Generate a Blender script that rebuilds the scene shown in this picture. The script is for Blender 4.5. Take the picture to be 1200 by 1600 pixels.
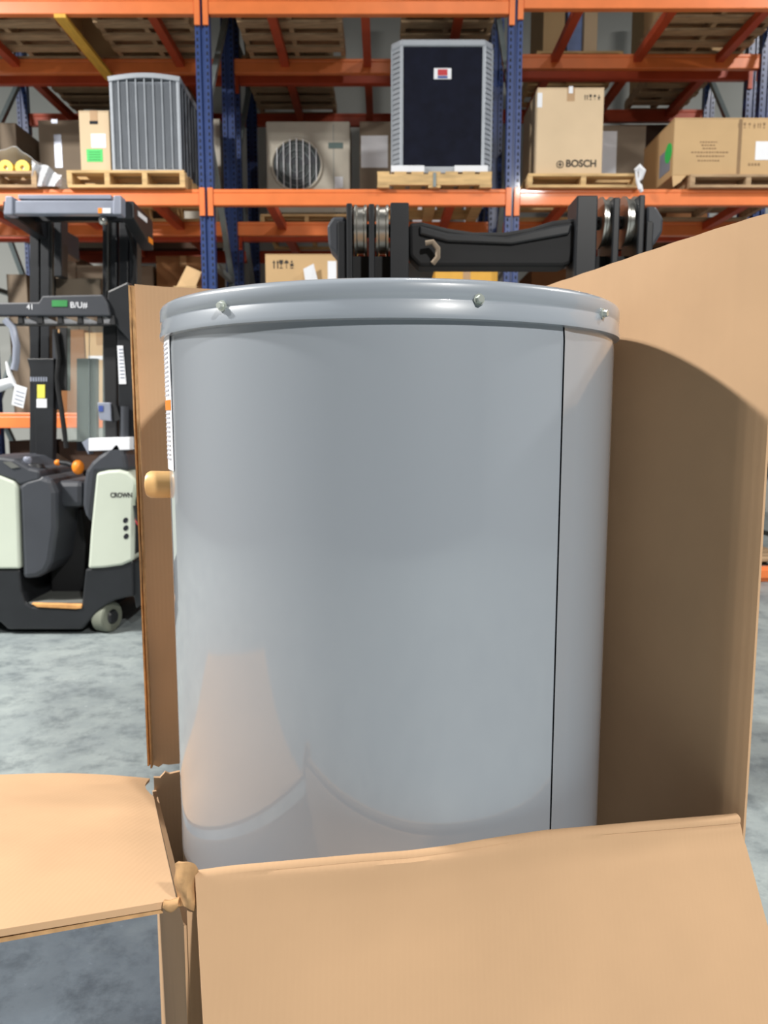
import bpy, bmesh, math, random
from mathutils import Vector, Matrix
random.seed(7)
for o in list(bpy.data.objects): bpy.data.objects.remove(o)
SC = bpy.context.scene
COL = SC.collection
# ------------------------------------------------------------------ camera
FPX, PITCH, CAMH = 1200.0, math.radians(7.125), 1.25
cam = bpy.data.cameras.new('camera'); camo = bpy.data.objects.new('camera', cam); COL.objects.link(camo)
camo.location = (0, 0, CAMH); camo.rotation_euler = (math.pi/2 - PITCH, 0, 0)
cam.sensor_fit = 'HORIZONTAL'; cam.sensor_width = 36; cam.lens = 36*FPX/1200
cam.clip_start = 0.02; cam.clip_end = 100
cam.dof.use_dof = True; cam.dof.focus_distance = 0.95; cam.dof.aperture_fstop = 11
SC.camera = camo
# ------------------------------------------------------------------ world, lamps, exposure
wd = bpy.data.worlds.new('world'); SC.world = wd; wd.use_nodes = True
wd.node_tree.nodes['Background'].inputs[0].default_value = (0.80, 0.88, 1.0, 1)
wd.node_tree.nodes['Background'].inputs[1].default_value = 0.04
def lamp(x, y, z, power, sx=0.45, sy=0.45, col=(1, 0.97, 0.92), spread=180):
    l = bpy.data.lights.new('high_bay_lamp', 'AREA'); l.shape = 'RECTANGLE'; l.size = sx; l.size_y = sy
    l.energy = power; l.color = col; l.spread = math.radians(spread)
    o = bpy.data.objects.new('high_bay_lamp', l); o.location = (x, y, z); COL.objects.link(o); return o
lamp(-5.6, 2.2, 5.9, 1120)
lamp(-6.4, 1.0, 6.0, 480)
lamp(0.6, 3.4, 7.0, 70)
lamp(6.0, 3.2, 7.0, 600)
lamp(3.2, -4.8, 6.2, 1200)
vs = SC.view_settings
vs.view_transform = 'Standard'; vs.look = 'None'; vs.gamma = 1; vs.use_curve_mapping = False
vs.exposure = -0.2

# ------------------------------------------------------------------ helpers
def ray(px, py):
    c, s = math.cos(PITCH), math.sin(PITCH)
    a, b = (px-600)/FPX, -(py-800)/FPX
    return Vector((a, b*s + c, b*c - s))
def at(px, py, Y):                       # the point at distance Y that the photograph shows at a pixel
    d = ray(px, py); return Vector((0, 0, CAMH)) + d*(Y/d.y)
def on_plane(px, py, P, N):
    d = ray(px, py); O = Vector((0, 0, CAMH)); return O + d*((P-O).dot(N)/d.dot(N))
def lin(r, g, b):
    f = lambda c: (c/255/12.92) if c/255 <= 0.04045 else ((c/255+0.055)/1.055)**2.4
    return (f(r), f(g), f(b), 1)
def mat(name, rgb, rough=0.6, metal=0.0, noise=0.12, scale=8.0, bump=0.0, coat=0.0, stretch=(1, 1, 1), wave=None, spec=0.5, detail=5.0, cior=1.5):
    m = bpy.data.materials.new(name); m.use_nodes = True
    nt = m.node_tree; b = nt.nodes['Principled BSDF']
    b.inputs['Roughness'].default_value = rough; b.inputs['Metallic'].default_value = metal
    b.inputs['Specular IOR Level'].default_value = spec
    b.inputs['Coat Weight'].default_value = coat; b.inputs['Coat Roughness'].default_value = 0.07; b.inputs['Coat IOR'].default_value = cior
    c = lin(*rgb)
    tc = nt.nodes.new('ShaderNodeTexCoord'); mp = nt.nodes.new('ShaderNodeMapping'); mp.inputs['Scale'].default_value = stretch
    nt.links.new(tc.outputs['Object'], mp.inputs[0])
    n = nt.nodes.new('ShaderNodeTexNoise'); n.inputs['Scale'].default_value = scale; n.inputs['Detail'].default_value = detail
    nt.links.new(mp.outputs[0], n.inputs['Vector'])
    r = nt.nodes.new('ShaderNodeValToRGB')
    r.color_ramp.elements[0].position = 0.3; r.color_ramp.elements[1].position = 0.7
    r.color_ramp.elements[0].color = tuple(x*(1-noise) for x in c[:3]) + (1,)
    r.color_ramp.elements[1].color = tuple(min(1, x*(1+noise)) for x in c[:3]) + (1,)
    nt.links.new(n.outputs[0], r.inputs[0]); nt.links.new(r.outputs[0], b.inputs['Base Color'])
    h = n.outputs[0]
    if wave:
        w = nt.nodes.new('ShaderNodeTexWave'); w.inputs['Scale'].default_value = wave[0]; w.bands_direction = wave[1]
        w.inputs['Distortion'].default_value = 0.4
        nt.links.new(tc.outputs['Object'], w.inputs['Vector']); h = w.outputs[0]
    if bump:
        bp = nt.nodes.new('ShaderNodeBump'); bp.inputs['Strength'].default_value = bump; bp.inputs['Distance'].default_value = 0.003
        nt.links.new(h, bp.inputs['Height']); nt.links.new(bp.outputs[0], b.inputs['Normal'])
    return m

class MB:
    def __init__(s): s.v, s.f = [], []
    def add(s, vs, fs):
        k = len(s.v); s.v += [Vector(p) for p in vs]; s.f += [tuple(i+k for i in f) for f in fs]; return s
    def box(s, x0, x1, y0, y1, z0, z1):
        return s.add([(x0,y0,z0),(x1,y0,z0),(x1,y1,z0),(x0,y1,z0),(x0,y0,z1),(x1,y0,z1),(x1,y1,z1),(x0,y1,z1)],
                     [(3,2,1,0),(4,5,6,7),(0,1,5,4),(1,2,6,5),(2,3,7,6),(3,0,4,7)])
    def bar(s, p, q, w, h, up=(0,0,1)):
        p, q = Vector(p), Vector(q); d = (q-p).normalized(); u = Vector(up)
        a = d.cross(u)
        if a.length < 1e-4: a = d.cross(Vector((0,1,0)))
        a.normalize(); b = a.cross(d).normalized()
        a, b = a*w/2, b*h/2
        return s.add([p-a-b,p+a-b,p+a+b,p-a+b,q-a-b,q+a-b,q+a+b,q-a+b], [(0,1,2,3),(7,6,5,4),(4,5,1,0),(5,6,2,1),(6,7,3,2),(7,4,0,3)])
    def prism(s, pts, ext):               # polygon of 3-D points pushed along a vector
        n = len(pts); e = Vector(ext); pts = [Vector(p) for p in pts]
        nn = Vector((0,0,0))
        for i in range(n): nn += pts[i].cross(pts[(i+1)%n])
        if nn.dot(e) > 0: pts = pts[::-1]
        return s.add(pts + [p+e for p in pts], [tuple(range(n)), tuple(range(2*n-1, n-1, -1))] + [((i+1)%n, i, i+n, (i+1)%n+n) for i in range(n)])
    def tube(s, pts, r, n=10, caps=True):
        pts = [Vector(p) for p in pts]; rs = r if isinstance(r, (list, tuple)) else [r]*len(pts)
        k = len(s.v); ref = None
        for i, p in enumerate(pts):
            d = (pts[min(i+1, len(pts)-1)] - pts[max(i-1, 0)]).normalized()
            if ref is None: ref = d.orthogonal().normalized()
            a = (ref - d*ref.dot(d)).normalized(); ref = a; b = d.cross(a)
            for j in range(n):
                t = 2*math.pi*j/n; s.v.append(p + (a*math.cos(t)+b*math.sin(t))*rs[i])
        for i in range(len(pts)-1):
            for j in range(n): s.f.append((k+i*n+j, k+i*n+(j+1)%n, k+(i+1)*n+(j+1)%n, k+(i+1)*n+j))
        if caps:
            s.f.append(tuple(k+j for j in range(n))[::-1]); s.f.append(tuple(k+(len(pts)-1)*n+j for j in range(n)))
        return s
    def sheet(s, fn, nu, nv, t):          # closed thin sheet round the surface fn(u, v)
        P = [[Vector(fn(i/nu, j/nv)) for j in range(nv+1)] for i in range(nu+1)]
        k = len(s.v); A, B = [], []
        for i in range(nu+1):
            for j in range(nv+1):
                du = P[min(i+1,nu)][j]-P[max(i-1,0)][j]; dv = P[i][min(j+1,nv)]-P[i][max(j-1,0)]
                n = du.cross(dv).normalized()*(t/2); A.append(P[i][j]+n); B.append(P[i][j]-n)
        m = len(A); s.v += A + B; ix = lambda i, j: k+i*(nv+1)+j
        for i in range(nu):
            for j in range(nv):
                s.f.append((ix(i,j), ix(i+1,j), ix(i+1,j+1), ix(i,j+1)))
                s.f.append((ix(i,j+1)+m, ix(i+1,j+1)+m, ix(i+1,j)+m, ix(i,j)+m))
        for i in range(nu):
            s.f.append((ix(i+1,0), ix(i,0), ix(i,0)+m, ix(i+1,0)+m)); s.f.append((ix(i,nv), ix(i+1,nv), ix(i+1,nv)+m, ix(i,nv)+m))
        for j in range(nv):
            s.f.append((ix(0,j), ix(0,j+1), ix(0,j+1)+m, ix(0,j)+m)); s.f.append((ix(nu,j+1), ix(nu,j), ix(nu,j)+m, ix(nu,j+1)+m))
        return s
    def lathe(s, prof, cx, cy, n=96):      # (radius, z) profile about a vertical axis
        k = len(s.v); m = len(prof)
        for i in range(n):
            a = 2*math.pi*i/n
            for r, z in prof: s.v.append(Vector((cx+r*math.cos(a), cy+r*math.sin(a), z)))
        for i in range(n):
            i2 = (i+1) % n
            for j in range(m-1): s.f.append((k+i*m+j, k+i2*m+j, k+i2*m+j+1, k+i*m+j+1))
        s.f.append(tuple(k+i*m+m-1 for i in range(n))); s.f.append(tuple(k+i*m for i in range(n))[::-1])
        return s
    def build(s, name, m, parent=None, bev=0, smooth=False, label=None, stuff=False):
        root = parent
        while root is not None and root.parent is not None: root = root.parent
        L = root.location if root is not None else Vector((0,0,0))
        me = bpy.data.meshes.new(name); me.from_pydata([tuple(p-L) for p in s.v], [], s.f)
        bm = bmesh.new(); bm.from_mesh(me); bmesh.ops.recalc_face_normals(bm, faces=bm.faces); bm.to_mesh(me); bm.free()
        me.materials.append(m)
        o = bpy.data.objects.new(name, me); COL.objects.link(o)
        if parent is not None: o.parent = parent
        if smooth:
            me.polygons.foreach_set('use_smooth', [True]*len(me.polygons)); me.set_sharp_from_angle(angle=math.radians(40))
        if bev:
            b = o.modifiers.new('bevel', 'BEVEL'); b.width = bev; b.segments = 2; b.limit_method = 'ANGLE'
        if label: o['label'] = label
        if stuff: o['kind'] = 'stuff'
        return o
def thing(name, label, cat, loc, group=None):
    o = bpy.data.objects.new(name, None); o.empty_display_size = 0.1; COL.objects.link(o)
    o.location = loc; o['label'] = label; o['category'] = cat
    if group: o['group'] = group
    return o
def struct(o): o['kind'] = 'structure'; return o
def text(body, size, centre, m, parent, name='lettering', face=(-1, 0, 0), bold=0.0, label=None, squeeze=1.0):
    # raised lettering lying on a wall that looks towards -Y (default) or, turned about Z, another way
    cu = bpy.data.curves.new(name, 'FONT'); cu.body = body; cu.size = size; cu.align_x = 'CENTER'; cu.align_y = 'CENTER'
    cu.extrude = 0.0008; cu.offset = bold
    t = bpy.data.objects.new(name, cu); COL.objects.link(t); bpy.context.view_layer.update()
    me = bpy.data.meshes.new_from_object(t.evaluated_get(bpy.context.evaluated_depsgraph_get()))
    bpy.data.objects.remove(t)
    root = parent
    while root.parent is not None: root = root.parent
    M = Matrix.Translation(Vector(centre)-root.location) @ Matrix.Rotation(math.pi/2, 4, 'X') @ Matrix.Diagonal((squeeze, 1, 1, 1))
    me.transform(M); me.materials.append(m)
    o = bpy.data.objects.new(name, me); COL.objects.link(o); o.parent = parent
    if label: o['label'] = label
    return o
def pp(poly, Y, depth, mb=None):           # outline at distance Y, given true thickness away from the camera
    mb = mb or MB(); return mb.prism([at(x, y, Y) for x, y in poly], (0, depth, 0))
def rect(x0, y0, x1, y1): return [(x0,y0),(x1,y0),(x1,y1),(x0,y1)]

# ------------------------------------------------------------------ materials
CARD  = mat('cardboard_kraft', (200,164,128), 0.75, noise=0.06, scale=5, bump=0.03, wave=(45,'X'), spec=0.25)
CARDE = mat('cardboard_edge', (190,150,105), 0.85, noise=0.2, scale=60, bump=0.4)
BOXT  = mat('carton_tan', (196,164,122), 0.75, noise=0.06, scale=3, spec=0.25)
BOXL  = mat('carton_pale', (214,190,158), 0.75, noise=0.05, scale=3, spec=0.25)
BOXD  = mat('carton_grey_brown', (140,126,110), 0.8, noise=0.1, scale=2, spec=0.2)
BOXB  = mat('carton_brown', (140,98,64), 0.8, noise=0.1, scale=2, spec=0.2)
TAPE  = mat('packing_tape', (176,140,100), 0.3, noise=0.05)
YEL   = mat('carton_yellow', (222,168,70), 0.7, noise=0.06)
INK   = mat('black_ink', (52,44,38), 0.7, noise=0.1)
INKF  = mat('faded_ink', (140,112,80), 0.8, noise=0.1)
WHITE = mat('white_paper', (232,234,240), 0.6, noise=0.03)
GREEN = mat('green_sticker', (58,200,96), 0.5, noise=0.05)
ORST  = mat('orange_print', (245,140,30), 0.5, noise=0.03)
TANK  = mat('tank_grey_enamel', (153,160,169), 0.40, noise=0.015, scale=2, coat=1.0, spec=0.3, cior=1.75)
TANKL = mat('lid_grey_enamel', (150,158,168), 0.35, noise=0.02, scale=2, coat=0.8)
SEAM  = mat('seam_gap_grey', (84,90,98), 0.6)  # grey of the inner shell seen through the jacket seam
SCREW = mat('zinc_screw', (205,212,205), 0.3, metal=0.6)
CAPT  = mat('tan_plastic', (226,182,122), 0.4, noise=0.06)
ORANGE= mat('rack_orange', (234,126,66), 0.42, noise=0.07, scale=6, coat=0.15)
REDOR = mat('rack_red_orange', (186,72,38), 0.5, noise=0.12, scale=4)
BLUE  = mat('rack_blue', (44,66,120), 0.38, noise=0.10, scale=12, coat=0.2)
HOLE  = mat('hole_dark', (14,18,30), 0.8)
BRACE = mat('rack_grey', (128,138,140), 0.4, metal=0.3, noise=0.1)
WOOD  = mat('pallet_wood', (206,172,122), 0.8, noise=0.22, scale=6, stretch=(1,6,6), bump=0.2)
WOODD = mat('pallet_wood_old', (172,144,112), 0.85, noise=0.25, scale=6, stretch=(1,6,6), bump=0.2)
WOODY = mat('timber_yellow', (228,178,72), 0.7, noise=0.12, stretch=(6,1,6))
BLACK = mat('black_steel', (32,34,38), 0.42, noise=0.15, scale=9)
BLACKM= mat('black_matte', (24,25,28), 0.7, noise=0.15)
DGREY = mat('charcoal_plastic', (60,63,70), 0.5, noise=0.08, scale=5)
STEEL = mat('bare_steel', (190,188,182), 0.28, metal=0.9, noise=0.1)
LGREY = mat('guard_grey', (150,156,172), 0.35, metal=0.2, noise=0.08)
CREAM = mat('truck_ivory', (196,204,190), 0.4, noise=0.05, scale=3, coat=0.3)
RUBB  = mat('grey_rubber', (112,116,104), 0.8, noise=0.1)
ACGR  = mat('condenser_grey', (158,164,172), 0.4, metal=0.2, noise=0.05)
ACDK  = mat('condenser_dark_coil', (16,19,34), 0.75, noise=0.2, scale=14, spec=0.15)
ACBLUE= mat('condenser_coil_slate', (92,98,114), 0.5, noise=0.15, scale=14)
BEIGE = mat('unit_beige', (196,190,176), 0.5, noise=0.05)
RED   = mat('badge_red', (190,50,60), 0.5)
BADGEB= mat('badge_blue', (60,80,150), 0.5)
YLAB  = mat('yellow_label', (225,215,90), 0.5)
GLASSY= None
def glassy(name, rgb, alpha, rough):
    m = bpy.data.materials.new(name); m.use_nodes = True; nt = m.node_tree; b = nt.nodes['Principled BSDF']
    b.inputs['Base Color'].default_value = lin(*rgb); b.inputs['Roughness'].default_value = rough
    b.inputs['Alpha'].default_value = alpha
    return m
FILM = glassy('plastic_film', (225,228,235), 0.55, 0.25)
PANE = glassy('clear_guard', (200,215,210), 0.16, 0.08)
# concrete with stains and worn patches
CONC = bpy.data.materials.new('concrete_floor'); CONC.use_nodes = True
nt = CONC.node_tree; b = nt.nodes['Principled BSDF']; b.inputs['Roughness'].default_value = 0.42
tc = nt.nodes.new('ShaderNodeTexCoord')
def noise_n(sc, det, rg=0.6):
    n = nt.nodes.new('ShaderNodeTexNoise'); n.inputs['Scale'].default_value = sc; n.inputs['Detail'].default_value = det; n.inputs['Roughness'].default_value = rg
    nt.links.new(tc.outputs['Object'], n.inputs['Vector']); return n
def ramp(p0, c0, p1, c1, src):
    r = nt.nodes.new('ShaderNodeValToRGB'); e = r.color_ramp.elements
    e[0].position, e[1].position = p0, p1; e[0].color, e[1].color = c0, c1
    nt.links.new(src, r.inputs[0]); return r
r1 = ramp(0.34, lin(118,127,131), 0.64, lin(150,159,159), noise_n(1.6, 9, 0.75).outputs[0])
r2 = ramp(0.36, lin(150,156,164), 0.52, (1,1,1,1), noise_n(7, 10, 0.75).outputs[0])
r3 = ramp(0.66, (0,0,0,1), 0.74, (1,1,1,1), noise_n(26, 6, 0.6).outputs[0])
mx = nt.nodes.new('ShaderNodeMixRGB'); mx.blend_type = 'MULTIPLY'; mx.inputs[0].default_value = 0.6
nt.links.new(r1.outputs[0], mx.inputs[1]); nt.links.new(r2.outputs[0], mx.inputs[2])
mx2 = nt.nodes.new('ShaderNodeMixRGB'); mx2.inputs[2].default_value = lin(190,196,198)
ml = nt.nodes.new('ShaderNodeMath'); ml.operation = 'MULTIPLY'; ml.inputs[1].default_value = 0.5
nt.links.new(r3.outputs[0], ml.inputs[0]); nt.links.new(ml.outputs[0], mx2.inputs[0]); nt.links.new(mx.outputs[0], mx2.inputs[1])
# rounded darker patch with a noisy edge in the slab colour beside the box
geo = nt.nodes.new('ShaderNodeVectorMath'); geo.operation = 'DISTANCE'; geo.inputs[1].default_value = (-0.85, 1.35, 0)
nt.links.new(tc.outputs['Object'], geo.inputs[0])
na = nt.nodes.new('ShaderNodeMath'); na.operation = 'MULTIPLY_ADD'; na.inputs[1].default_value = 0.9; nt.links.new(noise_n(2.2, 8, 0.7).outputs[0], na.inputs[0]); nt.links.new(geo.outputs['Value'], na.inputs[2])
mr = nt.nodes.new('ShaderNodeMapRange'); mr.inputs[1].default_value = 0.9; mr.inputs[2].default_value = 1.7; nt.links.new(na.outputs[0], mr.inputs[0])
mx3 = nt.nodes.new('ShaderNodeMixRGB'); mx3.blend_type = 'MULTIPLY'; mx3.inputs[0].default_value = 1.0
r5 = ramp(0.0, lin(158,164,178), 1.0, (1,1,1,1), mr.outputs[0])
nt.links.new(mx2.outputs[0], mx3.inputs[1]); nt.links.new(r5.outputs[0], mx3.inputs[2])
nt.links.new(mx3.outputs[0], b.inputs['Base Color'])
bp = nt.nodes.new('ShaderNodeBump'); bp.inputs['Strength'].default_value = 0.25; bp.inputs['Distance'].default_value = 0.004
nt.links.new(noise_n(18, 8).outputs[0], bp.inputs['Height']); nt.links.new(bp.outputs[0], b.inputs['Normal'])
WALL = mat('wall_paint', (186,188,184), 0.8, noise=0.05, scale=1)
CEIL = mat('ceiling_deck', (100,102,104), 0.8, noise=0.05, scale=1)

# ------------------------------------------------------------------ setting
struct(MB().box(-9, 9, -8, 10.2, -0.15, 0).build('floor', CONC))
struct(MB().box(-9, 9, 10.0, 10.2, 0, 8.2).build('wall_back', WALL))
struct(MB().box(-9.2, -9, -8, 10.2, -0.15, 8.2).build('wall_left', CEIL))
struct(MB().box(9, 9.2, -8, 10.2, -0.15, 8.2).build('wall_right', CEIL))
struct(MB().box(-9.2, 9.2, -8, 10.2, 8.2, 8.35).build('ceiling', CEIL))

# ------------------------------------------------------------------ pallet racks
Y1 = 6.4; RD = 1.07; Y3 = Y1 + RD + 0.20
PXL, PXR = at(321, 250, Y1).x, at(802, 250, Y1).x; BAY = PXR-PXL
FR = [PXL-BAY, PXL, PXR, PXR+BAY]
Z1, Z2, Z3 = at(600, 645, Y1).z, at(600, 296, Y1).z, at(600, -4, Y1).z
BH = 0.125
def rack(yf, label, bm_mat):
    R = thing('pallet_rack', label, 'pallet rack', (PXL, yf, 0))
    W, D = 0.11, 0.075
    for x in FR:
        for y in (yf, yf+RD-D):
            mb = MB()
            mb.box(x-W/2, x-0.016, y, y+D, 0, 6.1); mb.box(x+0.016, x+W/2, y, y+D, 0, 6.1); mb.box(x-0.017, x+0.017, y+0.014, y+D, 0, 6.1)
            mb.box(x-0.085, x+0.085, y-0.03, y+D+0.03, 0, 0.01)
            p = mb.build('post', BLUE, R)
            h = MB()
            for k in range(118):
                z = 0.15+k*0.05
                for sx in (-0.037, 0.037): h.add([(x+sx-0.008,y-0.0008,z),(x+sx+0.008,y-0.0008,z),(x+sx+0.005,y-0.0008,z+0.026),(x+sx-0.005,y-0.0008,z+0.026)], [(0,1,2,3)])
            h.build('punched_holes', HOLE, p, stuff=True)
        zs = [0.2, 1.35, 2.5, 3.65, 4.8, 5.9]
        for i in range(5):
            a, c = (yf+0.06, yf+RD-0.07) if i % 2 else (yf+RD-0.07, yf+0.06)
            MB().bar((x, a, zs[i]), (x, c, zs[i+1]), 0.045, 0.045).build('brace', BRACE, R)
        for z in (0.2, 2.5, 4.8): MB().box(x-0.022, x+0.022, yf+0.07, yf+RD-0.07, z-0.022, z+0.022).build('strut', BRACE, R)
    for b in range(3):
        xa, xb = FR[b]+W/2, FR[b+1]-W/2
        for li, zt in enumerate((Z1, Z2, Z3)):
            if yf > 7 and li == 0: zt = zt
            if li == 2 and b == 2: zt += 0.04
            for yy, sgn in ((yf-0.012, 1), (yf+RD-0.048, -1)):
                mb = MB()
                lo, hi = (yy+0.034, yy+0.06) if sgn > 0 else (yy, yy+0.026)
                mb.box(xa, xb, yy, yy+0.06, zt-BH, zt-0.03); mb.box(xa, xb, min(yy, lo) if sgn < 0 else yy, yy+0.06, zt-0.03, zt)
                be = mb.build('beam', bm_mat, R, bev=0.006)
                for xc in (xa-0.022, xb+0.022):
                    MB().box(xc-0.021, xc+0.021, yy-0.006 if sgn > 0 else yy+0.04, yy+0.02 if sgn > 0 else yy+0.075, zt-0.205, zt+0.01).build('beam_connector', bm_mat, be)
            for t in ((0.2, 0.52, 0.84) if li == 2 else (0.18, 0.5, 0.82)):
                xx = xa + (xb-xa)*t
                MB().box(xx-0.035, xx+0.035, yf+0.048, yf+RD-0.048, zt-0.075, zt-0.012).build('cross_support', REDOR, R)
    return R
rack(Y1, 'blue and orange pallet rack standing in front, its beams bright orange', ORANGE)
rack(Y3, 'darker blue and red-orange pallet rack standing behind the bright orange one', REDOR)

# ------------------------------------------------------------------ pallets
def pallet(label, x0, x1, y0, y1, z, wood=WOOD, along='y', n=3, h=0.125, boards=7, under=3):
    P = thing('wooden_pallet', label, 'pallet', ((x0+x1)/2, (y0+y1)/2, z), 'wooden pallets on the racks')
    T = 0.02
    if along == 'y':
        for i in range(n):
            c = x0+0.022 + (x1-x0-0.044)*i/(n-1)
            MB().box(c-0.02, c+0.02, y0+0.004, y1-0.004, z+T, z+h-T).build('stringer', wood, P)
        for k, (zz, m) in enumerate(((z, under), (z+h-T, boards))):
            for i in range(m):
                c = y0+0.05 + (y1-y0-0.1)*i/(m-1)
                MB().box(x0+random.uniform(0, .008), x1-random.uniform(0, .008), c-0.048, c+0.048, zz, zz+T).build('deck_board' if k else 'bottom_board', wood, P)
    else:
        for i in range(n):
            c = y0+0.022 + (y1-y0-0.044)*i/(n-1)
            MB().box(x0+0.004, x1-0.004, c-0.02, c+0.02, z+T, z+h-T).build('stringer', wood, P)
        for k, (zz, m) in enumerate(((z, under), (z+h-T, boards))):
            for i in range(m):
                c = x0+0.05 + (x1-x0-0.1)*i/(m-1)
                MB().box(c-0.048, c+0.048, y0+random.uniform(0, .008), y1-random.uniform(0, .008), zz, zz+T).build('deck_board' if k else 'bottom_board', wood, P)
    return P
def xr(p0, p1, y, Y): return at(p0, y, Y).x, at(p1, y, Y).x
YF = Y1-0.06
a, c = xr(-70, 57, 285, YF);  pallet('old dark pallet at the left edge, carrying the two yellow rolls', a, c, YF, YF+1.15, Z2, WOODD)
a, c = xr(104, 289, 285, YF); pallet('pale pallet carrying the grey louvred condenser and narrow carton', a, c, YF, YF+1.15, Z2, WOOD, n=4, h=0.13)
a, c = xr(589, 769, 285, YF); pal_black = pallet('pale pallet with solid side stringers under the black condenser', a, c, YF, YF+1.1, Z2, WOOD, along='x', h=0.12, n=3)
PBX0, PBX1 = a, c
a, c = xr(824, 1000, 285, YF); pallet('pallet under the pale carton with bold maker name at its foot', a, c, YF, YF+1.1, Z2, WOOD, h=0.105)
a, c = xr(1078, 1262, 285, YF); pallet('pallet under the long carton at the right edge', a, c, YF, YF+1.1, Z2, WOODD, h=0.10)

# ------------------------------------------------------------------ cartons
def carton(label, x0, x1, y0, y1, z0, z1, m=BOXT, tape=True, group='cartons on the racks', name='carton'):
    C = thing(name, label, 'box', ((x0+x1)/2, (y0+y1)/2, z0), group)
    MB().box(x0, x1, y0, y1, z0, z1-0.008).build('body', m, C, bev=0.006)
    ym = (y0+y1)/2
    MB().box(x0, x1, y0, ym-0.003, z1-0.008, z1).build('top_flap', m, C)
    MB().box(x0, x1, ym+0.003, y1, z1-0.008, z1).build('top_flap', m, C)
    if tape:
        xm = (x0+x1)/2
        MB().box(xm-0.03, xm+0.03, y0-0.0015, y0+0.002, z1-0.10, z1+0.001).box(xm-0.03, xm+0.03, y0-0.0015, y1+0.001, z1, z1+0.002).build('tape', TAPE, C)
    return C
def patch(parent, name, m, px0, py0, px1, py1, Y, t=0.002, label=None):
    p, q = at(px0, py0, Y), at(px1, py1, Y)
    return MB().box(min(p.x,q.x), max(p.x,q.x), Y-t, Y+0.001, min(p.z,q.z), max(p.z,q.z)).build(name, m, parent, label=label)
def marks(parent, px0, px1, py, h, n, Y, m=INK):           # handling symbols: arrows, glass, umbrella
    mb = MB()
    for i in range(n):
        x = px0 + (px1-px0)*i/max(1, n-1); s = h/2
        c = at(x, py, Y); k = (at(x+1, py, Y)-c).x
        def q(*pts): mb.prism([(c.x+dx*k, Y-0.0012, c.z+dz*k) for dx, dz in pts], (0, 0.0018, 0))
        kind = i % 4
        if kind == 0:
            for o in (-s*0.45, s*0.45):
                q((o-s*.14,-s), (o+s*.14,-s), (o+s*.14,s*.3), (o-s*.14,s*.3)); q((o-s*.36,s*.3), (o+s*.36,s*.3), (o,s))
        elif kind == 1:
            q((-s*.5,s), (s*.5,s), (s*.42,s*.2), (s*.1,-s*.1), (-s*.1,-s*.1), (-s*.42,s*.2)); q((-s*.08,-s*.1), (s*.08,-s*.1), (s*.08,-s*.8), (-s*.08,-s*.8)); q((-s*.4,-s), (s*.4,-s), (s*.4,-s*.8), (-s*.4,-s*.8))
        elif kind == 2:
            q((-s*.6,s*.2), (-s*.35,s*.8), (0,s), (s*.35,s*.8), (s*.6,s*.2)); q((-s*.07,s*.2), (s*.07,s*.2), (s*.07,-s), (-s*.07,-s))
        else:
            q((-s*.4,-s), (s*.4,-s), (s*.4,-s*.75), (-s*.4,-s*.75)); q((-s*.4,-s*.5), (s*.4,-s*.5), (s*.4,s*.2), (-s*.4,s*.2)); q((-s*.3,s*.4), (s*.3,s*.4), (0,s))
    return mb.build('handling_marks', m, parent)
# narrow carton with the green sticker
YA = Y1+0.02
ZP = Z2+0.13
a, c = xr(127, 174, 272, YA)
nc = carton('tall narrow tan carton with green sticker, left of grey condenser', a, c, YA, YA+0.5, ZP, at(150, 173, YA).z, BOXL)
patch(nc, 'shipping_label', WHITE, 142, 209, 166, 231, YA); patch(nc, 'green_sticker', GREEN, 135, 233, 161, 253, YA, label='bright green sticker'); patch(nc, 'hand_hole', HOLE, 140, 189, 153, 194, YA)
g = MB()
for i in range(4): 
    p, q = at(139, 237+i*4, YA), at(157, 238.2+i*4, YA); g.box(p.x, q.x, YA-0.003, YA, q.z, p.z)
g.build('printed_lines', mat('green_ink', (30,140,60), 0.6), nc)
g = MB()
for i in range(5):
    p, q = at(145, 212+i*3.6, YA), at(163-3*(i%2), 213+i*3.6, YA); g.box(p.x, q.x, YA-0.003, YA, q.z, p.z)
g.build('printed_lines', LGREY, nc)
# tall pale carton with maker name
YB = Y1+0.0; zt = at(890, 137, YB).z; zb = Z2+0.105
a, c = xr(837, 940, 272, YB)
bc = carton('tall pale carton with bold maker name at its foot, right of blue post', a, c, YB, YB+0.62, zb, zt, BOXL, tape=True)
text('BOSCH', 0.075, (at(908, 256, YB).x, YB-0.001, at(908, 256, YB).z), INK, bc, bold=0.002)
lg = MB(); c0 = at(875, 257, YB)
lg.tube([(c0.x+0.026*math.cos(t*math.pi/10), YB-0.001, c0.z+0.026*math.sin(t*math.pi/10)) for t in range(21)], 0.003, 6, False)
lg.box(c0.x-0.004, c0.x+0.004, YB-0.002, YB, c0.z-0.018, c0.z+0.018); lg.box(c0.x-0.014, c0.x+0.014, YB-0.002, YB, c0.z-0.004, c0.z+0.004)
lg.build('round_emblem', INK, bc)
marks(bc, 916, 936, 152, 8, 4, YB); patch(bc, 'shipping_label', WHITE, 840, 145, 847, 168, YB); patch(bc, 'tape_strip', WHITE, 889, 135, 895, 146, YB, 0.003)
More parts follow.
